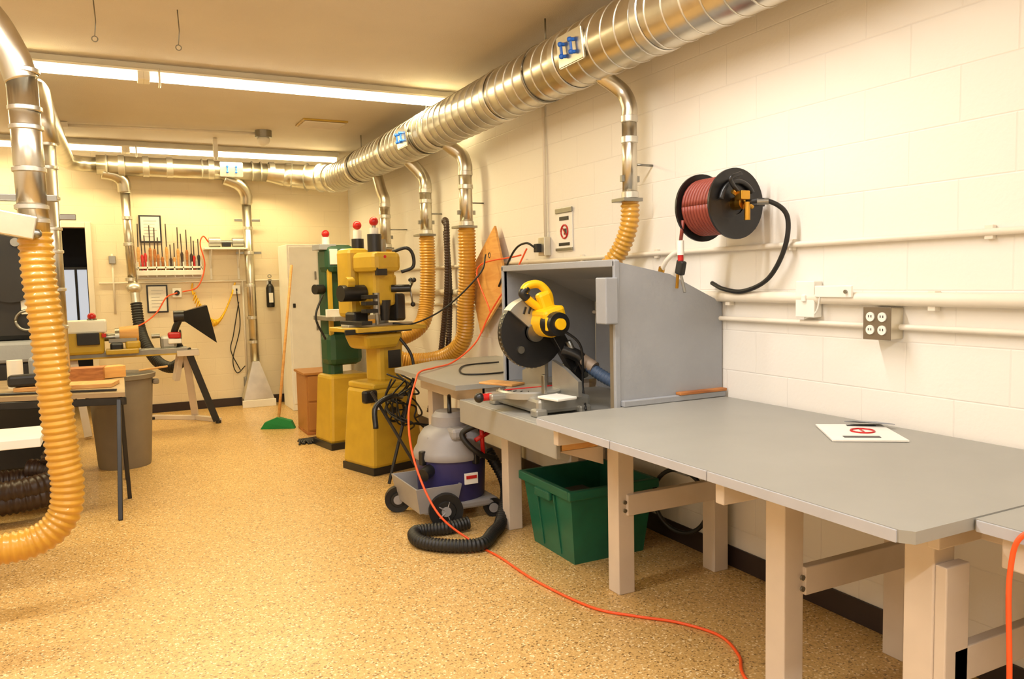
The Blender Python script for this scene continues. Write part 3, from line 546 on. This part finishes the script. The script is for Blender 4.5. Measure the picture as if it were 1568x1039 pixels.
# ------------------------------------------------------------ machines centre
def mustard_machine():
    s=B('spindle_drill_machine'); cx,cy=1.86,6.08; R=18
    s.box((cx,cy,.03),(.50,.44,.06),BLKM,rot=(0,0,R)); s.box((cx,cy,.36),(.50,.44,.62),MUST,rot=(0,0,R),bev=.03,taper=.84)
    s.box((cx,cy,.69),(.40,.36,.05),MUST,rot=(0,0,R),bev=.015)
    s.box((cx+.04,cy+.02,.92),(.24,.22,.46),MUST,rot=(0,0,R),bev=.04); s.box((cx-.06,cy-.04,1.04),(.30,.26,.12),MUST,rot=(0,0,R),bev=.03,taper=1.25)
    s.box((cx-.02,cy-.04,1.14),(.66,.40,.035),MUST,rot=(0,0,R),bev=.006); s.box((cx-.02,cy-.04,1.165),(.62,.10,.02),ALU,rot=(0,0,R)); s.box((cx-.22,cy-.12,1.19),(.1,.3,.03),BLKM,rot=(0,0,R))
    s.box((cx-.07,cy-.23,1.13),(.62,.02,.04),BLKM,rot=(0,0,R))
    s.cyl((cx+.06,cy+.1,1.15),(cx+.06,cy+.1,1.85),.05,STEEL); s.box((cx-.01,cy,1.52),(.20,.26,.42),MUST,rot=(0,0,R),bev=.035); s.box((cx-.02,cy-.05,1.66),(.26,.32,.16),MUST,rot=(0,0,R),bev=.04)
    s.cyl((cx-.04,cy-.08,1.74),(cx-.04,cy-.08,1.88),.055,BLKM); s.cyl((cx-.04,cy-.08,1.86),(cx-.04,cy-.08,1.93),.035,WHT); s.cyl((cx-.04,cy-.08,1.93),(cx-.04,cy-.08,1.96),.015,STEEL); s.sph((cx-.04,cy-.08,1.98),.036,RED)
    s.cyl((cx-.09,cy+.22,1.6),(cx-.09,cy+.22,1.86),.05,BLKM); s.cyl((cx-.09,cy+.22,1.86),(cx-.09,cy+.22,1.93),.035,WHT); s.sph((cx-.09,cy+.22,1.97),.036,RED)
    s.cyl((cx-.05,cy-.12,1.42),(cx-.05,cy-.12,1.25),.03,STEEL); s.cyl((cx-.05,cy-.12,1.32),(cx-.05,cy-.12,1.17),.016,STEEL)
    s.box((cx-.03,cy-.20,1.62),(.10,.03,.13),BLKM,rot=(0,0,R)); s.box((cx-.03,cy-.215,1.64),(.04,.01,.04),WHT,rot=(0,0,R)); s.cyl((cx+.0,cy-.2,1.7),(cx,cy-.215,1.7),.012,RED,seg=10)
    s.tube([(cx+.10,cy-.1,1.74),(cx+.2,cy-.14,1.77),(cx+.25,cy-.15,1.72),(cx+.25,cy-.15,1.62),(cx+.16,cy-.12,1.58)],.014,BLKM,smoothpath=True)
    s.cyl((cx+.08,cy-.1,1.45),(cx+.22,cy-.15,1.45),.03,BLKM)
    for k in range(3):
        a=math.radians(k*120+30); s.tube([(cx+.22,cy-.15,1.45),(cx+.24+.03*math.cos(a),cy-.15+.13*math.cos(a),1.45+.13*math.sin(a))],.008,STEEL,seg=8); s.sph((cx+.24+.03*math.cos(a),cy-.15+.13*math.cos(a),1.45+.13*math.sin(a)),.02,BLKM,seg=10)
    s.cyl((cx-.12,cy+.0,1.42),(cx-.32,cy-.06,1.42),.065,BLKM); s.cyl((cx-.22,cy-.03,1.50),(cx-.28,cy-.05,1.50),.05,MUST)
    for dz in(1.28,1.34,1.39): s.box((cx-.12,cy-.16,dz),(.12,.06,.03),BLKM,rot=(0,0,R))
    s.box((cx-.14,cy+.20,1.50),(.20,.22,.56),MUST,rot=(0,0,R),bev=.04); s.box((cx+.1,cy+.2,1.42),(.2,.16,.3),MUST,rot=(0,0,R),bev=.03)
    s.box((cx+.14,cy-.02,1.30),(.10,.14,.22),BLKM,rot=(0,0,R),bev=.02); s.box((cx-.16,cy+.08,1.22),(.14,.14,.1),BLKM,rot=(0,0,R),bev=.02)
    s.cyl((cx+.02,cy-.1,1.36),(cx+.02,cy-.1,1.20),.05,BLKM,r2=.035)
    hc=Vector((cx+.02,cy-.27,.50)); ax=Vector((.25,-1,0)); s.torus(hc,ax,.085,.011,BLKM,ms=8); s.cyl(hc+Vector((0,.07,0)),hc,.025,BLKM)
    for k in range(3):
        a=math.radians(120*k); s.bar(hc,hc+Vector((.085*math.cos(a),0,.085*math.sin(a))),.012,.012,BLKM)
    s.cyl(hc+Vector((.05,-.01,.06)),hc+Vector((.05,-.07,.06)),.012,BLKM,seg=10)
    s.box((cx-.1,cy-.235,.55),(.05,.02,.08),WHT,rot=(0,0,R)); s.box((cx-.17,cy-.24,.62),(.12,.06,.1),BLKM,rot=(0,0,R),bev=.02)
    s.box((cx+.05,cy-.215,.9),(.12,.012,.14),BLKM,rot=(0,0,R))
    s.tube([(cx+.1,cy-.1,1.1),(cx+.2,cy-.2,.9),(cx+.15,cy-.3,.66),(cx+.02,cy-.27,.6)],.012,BLK,smoothpath=True)
    s.done()
mustard_machine()
def green_bandsaw():
    s=B('green_bandsaw'); cx,cy=1.84,7.15; R=10
    s.box((cx,cy,.03),(.5,.42,.06),BLKM,rot=(0,0,R)); s.box((cx-.01,cy,.36),(.46,.38,.62),MUST,rot=(0,0,R),bev=.03,taper=.86)
    s.box((cx-.1,cy+.05,1.22),(.14,.22,1.22),GRN,rot=(0,0,R),bev=.04)
    s.box((cx-.03,cy,1.72),(.30,.24,.26),GRN,rot=(0,0,R),bev=.06); s.box((cx-.02,cy,.90),(.34,.24,.30),GRN,rot=(0,0,R),bev=.06)
    s.box((cx-.1,cy-.09,1.74),(.07,.1,.14),WHT,rot=(0,0,R)); s.box((cx-.13,cy-.09,1.3),(.04,.03,.7),MUST,rot=(0,0,R)); s.box((cx+.03,cy-.09,1.45),(.10,.06,.44),MUST,rot=(0,0,R),bev=.02)
    s.box((cx-.15,cy-.02,1.83),(.16,.18,.05),GREYH,rot=(0,0,R))
    s.box((cx+.06,cy-.1,1.19),(.55,.46,.04),ALU,rot=(0,0,R)); s.box((cx+.0,cy-.28,1.24),(.46,.03,.07),WHT,rot=(0,0,R))
    s.cyl((cx+.1,cy-.05,1.6),(cx+.1,cy-.05,1.38),.018,STEEL); s.box((cx+.1,cy-.05,1.38),(.06,.06,.1),BLKM)
    s.cyl((cx-.14,cy-.05,1.84),(cx-.14,cy-.05,1.92),.035,WHT); s.sph((cx-.14,cy-.05,1.95),.035,RED)
    s.cyl((cx-.18,cy-.02,1.45),(cx-.26,cy-.06,1.45),.045,BLKM); s.cyl((cx+.05,cy+.13,.9),(cx+.05,cy+.35,.9),.1,BLKM)
    s.tube([(cx-.2,cy-.1,1.4),(cx-.28,cy-.15,1.2),(cx-.2,cy-.15,1.0)],.01,BLK,smoothpath=True)
    s.done()
green_bandsaw()
s=B('tangled_cables')
for i in range(7):
    p=[Vector((1.80+random.uniform(-.10,.2)+.03*k,5.60+random.uniform(-.12,.12),.76-.09*k+random.uniform(-.06,.06))) for k in range(5)]
    s.tube(p,.007,BLK,smoothpath=True,seg=7)
s.tube([(1.9,5.7,.62),(1.75,5.5,.66),(1.62,5.45,.60),(1.60,5.4,.45)],.02,BLKM,smoothpath=True); s.bar((1.62,5.55,.7),(1.95,5.35,.02),.02,.02,BLKM); s.bar((1.95,5.6,.7),(1.7,5.45,.02),.02,.02,BLKM)
s.done()
s=B('wooden_cabinet'); s.bb((1.6,7.75,.03),(1.95,8.2,.60),CABM,bev=.006)
s.bb((1.58,7.73,.60),(1.97,8.22,.625),CABM); s.bb((1.62,7.74,.05),(1.93,7.752,.32),CABM); s.bb((1.62,7.74,.34),(1.93,7.752,.59),CABM); s.bb((1.6,7.75,0),(1.95,8.2,.03),OAK)
for z in(.19,.47): s.cyl((1.77,7.74,z),(1.77,7.72,z),.015,BLKM,seg=10)
s.done()
s=B('white_storage_cabinet'); s.bb((1.78,9.38,.0),(2.5,9.93,1.97),WHTP,bev=.006)
s.bb((1.80,9.36,.08),(2.13,9.38,1.94),WHTP); s.bb((2.15,9.36,.08),(2.48,9.38,1.94),WHTP)
for z in(1.6,1.0): s.box((2.1,9.35,z),(.02,.02,.1),STEEL)
s.box((1.84,9.355,1.25),(.03,.015,.05),BLKM); s.done()
s=B('push_broom'); s.tube([(1.42,8.31,.09),(1.80,9.22,1.72)],.015,PLY,seg=10); s.ext([(1.24,8.36,0),(1.56,8.20,0),(1.53,8.22,.08),(1.40,8.28,.12),(1.28,8.33,.07)],(.03,.07,0),BROOM); s.done()
s=B('dust_mop')
s.sph((1.62,7.42,.02),.06,BLK,(3.2,1.1,.4),24)
for i in range(26):
    x=1.45+.34*i/25; s.tube([(x,7.42,.035),(x+random.uniform(-.01,.01),7.37,.02),(x+random.uniform(-.02,.02),7.31+random.uniform(-.01,.02),.008)],.01,BLK,smoothpath=True,seg=6)
s.done()
# ------------------------------------------------------------ back wall stuff
s=B('chisel_rack'); s.bb((.19,YB-.10,1.72),(.92,YB-.003,1.745),WHTP); s.bb((.19,YB-.11,1.64),(.92,YB-.095,1.70),WHTP); s.bb((.19,YB-.02,1.60),(.92,YB-.003,1.82),WHTP)
for i in range(8): s.bb((.21+i*.098,YB-.1,1.62),(.222+i*.098,YB-.01,1.80),WHTP,bev=.001)
hc=[OAK,BRN,RED,WOOD,BLKM,OAK]
for i in range(16):
    x=.22+i*.044+random.uniform(-.008,.008); hgt=random.uniform(.28,.52); m=random.choice(hc); y=YB-.055; ln=random.uniform(-.02,.02)
    s.rev([(.011,0),(.016,.05),(.012,.12),(.018,hgt*.55),(.010,hgt*.62),(0,hgt*.62)],(x,y,1.66),(ln,0,1),m,seg=10)
    s.bar((x+ln*hgt*.6,y,1.66+hgt*.6),(x+ln*hgt*1.3,y,1.66+hgt*1.15),.012,.004,BRN)
s.done()
def frame(x0,x1,z0,z1,name='framed_notice'):
    s=B(name); s.bb((x0,YB-.02,z0),(x1,YB,z1),BLKM,bev=.003); s.bb((x0+.018,YB-.024,z0+.018),(x1-.018,YB-.018,z1-.018),GLASS,bev=0)
    n=6
    for i in range(n): s.bb((x0+.05,YB-.0255,z1-.07-i*(z1-z0-.1)/n),(x1-.05-.02*(i%3),YB-.024,z1-.066-i*(z1-z0-.1)/n),STEEL,bev=0)
    s.done()
frame(.25,.49,2.03,2.35); frame(.29,.52,1.2,1.53)
s=B('air_compressor_shelf'); s.bb((.94,YB-.22,1.94),(1.43,YB-.003,1.96),WHTP)
for x in(1.02,1.34): s.bb((x-.012,YB-.02,1.58),(x+.012,YB-.003,1.96),WHTP); s.bar((x,YB-.2,1.94),(x,YB-.02,1.72),.015,.01,WHTP)
s.cyl((1.0,YB-.11,2.03),(1.13,YB-.11,2.03),.06,ALU); s.cyl((1.27,YB-.11,2.03),(1.40,YB-.11,2.03),.055,ALU); s.cyl((1.13,YB-.11,2.03),(1.27,YB-.11,2.03),.025,STEEL); s.box((1.2,YB-.11,2.0),(.1,.1,.05),BLKM)
s.tube([(1.0,YB-.1,2.03),(.94,YB-.13,2.1),(.9,YB-.14,2.0),(.94,YB-.14,1.75),(.85,YB-.13,1.5),(.68,YB-.08,1.44)],.008,ORG,smoothpath=True,seg=8)
s.done()
s=B('coiled_air_hose')
p=[]
for i in range(400):
    t=i/399; a=t*2*math.pi*30; bx=.80+.45*t; bz=1.40-.36*math.sin(math.pi*t)+.02*t; p.append((bx+.03*math.sin(a)*.5,YB-.075+.035*math.cos(a),bz+.04*math.sin(a)))
s.tube(p,.006,YEL,seg=6); s.tube([(1.25,YB-.06,1.42),(1.27,YB-.04,1.48),(1.29,YB-.04,1.54)],.01,YEL,smoothpath=True); s.tube([(.80,YB-.06,1.4),(.79,YB-.04,1.48),(.80,YB-.04,1.54)],.01,YEL,smoothpath=True); s.done()
s=B('fire_extinguisher'); s.rev([(0,0),(.045,0),(.05,.02),(.05,.24),(.035,.28),(.015,.30),(.015,.33)],(1.70,YB-.07,1.22),(0,0,1),BLKM); s.box((1.70,YB-.07,1.56),(.03,.09,.03),STEEL); s.torus((1.70,YB-.07,1.61),(0,1,0),.02,.005,STEEL,seg=16,ms=6); s.box((1.70,YB-.018,1.4),(.06,.03,.3),WHTP); s.box((1.70,YB-.123,1.34),(.05,.004,.12),WHT,bev=0); s.done()
s=B('orange_wall_cord'); s.tube([(.62,YB-.08,1.43),(.5,YB-.1,1.38),(.38,YB-.12,1.2),(.2,9.8,1.08),(0,9.6,1.05)],.008,ORG,smoothpath=True,seg=8); s.done()
s=B('wall_black_cable'); s.tube([(1.3,YB-.06,1.43),(1.32,YB-.06,1.0),(1.22,YB-.05,.6),(1.26,YB-.05,.42),(1.36,YB-.06,.5)],.006,BLK,smoothpath=True,seg=8); s.tube([(1.32,YB-.05,1.3),(1.24,YB-.05,.9),(1.2,YB-.05,.7),(1.3,YB-.05,.45)],.006,BLK,smoothpath=True,seg=8); s.done()
s=B('hanging_ceiling_sensor'); s.box((1.02,9.1,H-.10),(.05,.04,.2),WHT,bev=.008); s.cyl((1.02,9.1,H-.2),(1.02,9.1,H-.23),.02,WHT); s.done()
# ------------------------------------------------------------ wood lathe
s=B('wood_lathe'); ly=9.0
s.bb((-.55,ly-.10,.80),(.62,ly-.05,.86),STEEL); s.bb((-.55,ly+.05,.80),(.62,ly+.10,.86),STEEL); s.bb((-.55,ly-.1,.79),(.62,ly+.1,.81),MUST)
s.box((-.34,ly,.98),(.36,.28,.28),MUST,bev=.03); s.box((-.32,ly-.02,1.12),(.38,.26,.13),WHTP,bev=.02); s.box((-.30,ly-.16,1.0),(.2,.02,.12),BLKM,bev=.005); s.box((-.16,ly-.15,1.03),(.04,.03,.04),RED)
s.cyl((-.18,ly,1.0),(-.06,ly,1.0),.04,STEEL); s.cyl((-.06,ly,1.0),(-.02,ly,1.0),.09,STEEL); s.sph((-.26,ly-.08,1.22),.04,RED); s.cyl((-.26,ly-.08,1.17),(-.26,ly-.08,1.2),.045,STEEL)
s.cyl((-.02,ly,1.02),(.16,ly,1.02),.08,PLY,r2=.095)
s.cyl((-.56,ly,.99),(-.62,ly,.99),.08,BLKM)
s.box((-.05,ly-.15,.90),(.12,.1,.1),BLKM,bev=.02); s.bar((-.12,ly-.14,.97),(.14,ly-.14,.97),.02,.04,STEEL); s.box((.0,ly-.1,.86),(.3,.24,.05),MUST,bev=.01); s.box((.1,ly-.12,.92),(.14,.1,.08),MUST,bev=.02)
s.box((.44,ly,.92),(.16,.14,.14),ALU,bev=.03); s.cyl((.36,ly,.99),(.28,ly,.99),.025,STEEL); s.box((.5,ly-.03,.99),(.13,.1,.07),RED,bev=.02); s.box((.5,ly-.05,.93),(.13,.1,.05),WHT,bev=.01); s.torus((.56,ly,.98),(1,0,0),.06,.009,STEEL,ms=8)
s.bar((.6,ly,.84),(.70,9.45,.03),.07,.06,LEG); s.bar((.62,ly,.84),(.88,9.02,.03),.07,.06,BLKM); s.bar((.55,9.0,.8),(.5,9.1,.5),.06,.06,LEG); s.bar((.27,9.72,.025),(.70,9.4,.025),.05,.05,LEG); s.bar((.70,9.42,.025),(.92,9.05,.025),.05,.05,LEG)
s.cyl((.9,9.02,.03),(.9,9.02,0),.03,BLKM); s.cyl((.27,9.7,.03),(.27,9.7,0),.03,BLKM)
s.bar((-.45,ly,.8),(-.55,9.3,.02),.07,.06,LEG); s.bar((-.45,ly,.8),(-.35,8.8,.02),.07,.06,LEG)
s.box((.62,ly,.80),(.22,.26,.06),LEG)
s.done()
s=B('dust_collection_hood')
A=[(.60,8.9,1.14),(.60,8.9,1.24),(.60,9.02,1.24),(.60,9.02,1.14)]
Bv=[(.90,8.76,.90),(.82,8.76,1.30),(.84,9.20,1.30),(.92,9.20,.90)]
s.raw(A+Bv,[(0,1,2,3),(0,1,5,4),(1,2,6,5),(2,3,7,6),(3,0,4,7)],BLKM)
s.cyl((.62,8.96,1.19),(.50,8.96,1.19),.06,BLKM); s.tube([(.56,8.96,1.17),(.5,9.0,1.0),(.56,9.1,.85),(.62,9.15,.72)],.035,BLKM,smoothpath=True); s.done()
# ------------------------------------------------------------ trash can
s=B('trash_can')
s.rev([(0,0),(.20,0),(.205,.02),(.25,.74),(.27,.745),(.275,.78),(.26,.785),(.25,.76),(.20,.04),(0,.03)],(-.03,7.32,0),(0,0,1),CANM,seg=40)
s.box((.24,7.30,.70),(.05,.10,.04),CANM,bev=.01); s.box((-.30,7.30,.70),(.05,.10,.04),CANM,bev=.01)
s.bar((.12,7.3,.80),(.33,7.2,.83),.04,.015,WOOD); s.sph((-.03,7.32,.74),.22,BLK,(1,1,.2)); s.done()
# ------------------------------------------------------------ left table
s=B('work_table'); zt=.80
s.ext([(-1.3,6.25,zt-.03),(.0,5.83,zt-.03),(.0,7.02,zt-.03),(-1.3,7.3,zt-.03)],(0,0,.03),mat('table_top_tan',(166,142,106),.4))
s.bar((-1.3,6.25,zt-.06),(0,5.84,zt-.06),.012,.05,BLKM); s.bar((0,5.84,zt-.06),(0,7.0,zt-.06),.012,.05,BLKM)
s.bar((-.04,5.86,zt-.05),(-.07,5.57,0),.028,.028,BLKM); s.bar((-.03,5.95,zt-.05),(-.01,6.13,0),.028,.028,BLKM)
s.bar((-.04,6.95,zt-.05),(-.02,6.75,0),.028,.028,BLKM); s.bar((-1.2,6.3,zt-.05),(-1.22,6.1,0),.028,.028,BLKM); s.bar((-1.2,7.2,zt-.05),(-1.22,7.1,0),.028,.028,BLKM)
s.box((-.36,6.35,zt+.016),(.62,.24,.03),WOOD,rot=(0,0,-12)); s.box((-.28,6.8,zt+.05),(.30,.18,.10),OAK,rot=(0,0,-8)); s.box((-.62,6.35,zt+.075),(.2,.12,.08),BLKM,bev=.02); s.box((-.08,6.85,zt+.05),(.16,.12,.09),PLY,rot=(0,0,20))
s.bar((-.75,6.15,zt+.01),(-.05,5.93,zt+.01),.02,.015,BLKM)
s.box((-.55,6.8,zt+.1),(.16,.14,.2),GREYH,bev=.02); s.cyl((-.5,6.55,zt+.03),(-.5,6.55,zt+.12),.04,RED); s.tube([(-.62,6.6,zt+.05),(-.5,6.7,zt+.14),(-.4,6.6,zt+.05)],.012,BLK,smoothpath=True); s.cyl((-.7,6.6,zt),(-.7,6.6,zt+.2),.05,WHT)
s.done()
s=B('side_cart'); s.bb((-1.2,4.95,.64),(-.43,5.4,.69),WHTP); s.bb((-1.15,5.0,.0),(-1.1,5.05,.64),BLKM); s.bb((-.75,5.3,.0),(-.70,5.35,.64),BLKM); s.bb((-1.15,5.3,0),(-1.1,5.35,.64),BLKM); s.bb((-.75,5.0,.0),(-.70,5.05,.64),BLKM); s.done()
s=B('brown_flex_hose_coil')
p=[]
for i in range(60):
    a=i/59*2*math.pi*2.2; p.append((-.72+.30*math.cos(a),6.1+.26*math.sin(a),.09+.15*i/59))
s.tube(p,.075,BRN,seg=14,corr=.06,pitch=.035); s.tube([(-.5,6.2,.3),(-.42,6.3,.5),(-.45,6.35,.7)],.06,BRN,smoothpath=True,corr=.06,pitch=.03,seg=14); s.done()
s=B('drum_sander'); s.bb((-1.35,7.6,0),(-.62,8.1,.9),BLKM,bev=.02); s.box((-.98,7.85,.99),(.8,.55,.18),GREYH,bev=.03); s.box((-.95,7.9,1.55),(.62,.4,.95),BLKM,bev=.05); s.cyl((-.8,7.7,1.6),(-.8,7.62,1.6),.2,BLKM)
for x,z in((-.75,1.9),(-.68,1.8),(-.75,1.68)): s.cyl((x,7.7,z),(x,7.66,z),.035,STEEL)
s.box((-.68,7.68,1.4),(.12,.03,.2),WHT); s.torus((-.7,7.62,1.25),(0,1,0),.08,.012,STEEL); s.done()
# ------------------------------------------------------------ world + camera
w=bpy.data.worlds.new('world'); sc.world=w; w.use_nodes=True
w.node_tree.nodes['Background'].inputs[0].default_value=(.9,.85,.75,1); w.node_tree.nodes['Background'].inputs[1].default_value=.3
psi=math.radians(26.7); th=math.radians(4.4); r=.022
F=Vector((math.sin(psi)*math.cos(th),math.cos(psi)*math.cos(th),-math.sin(th)))
R=Vector((math.cos(psi),-math.sin(psi),0)); U=R.cross(F)
R2=R*math.cos(r)-U*math.sin(r); U2=U*math.cos(r)+R*math.sin(r)
M=Matrix((R2,U2,-F)).transposed().to_4x4(); M.translation=Vector((0,0,1.5))
cd=bpy.data.cameras.new('camera'); cd.sensor_width=36; cd.lens=1190/1568*36; cd.clip_start=.05
co=bpy.data.objects.new('camera',cd); co.matrix_world=M; bpy.context.collection.objects.link(co); sc.camera=co
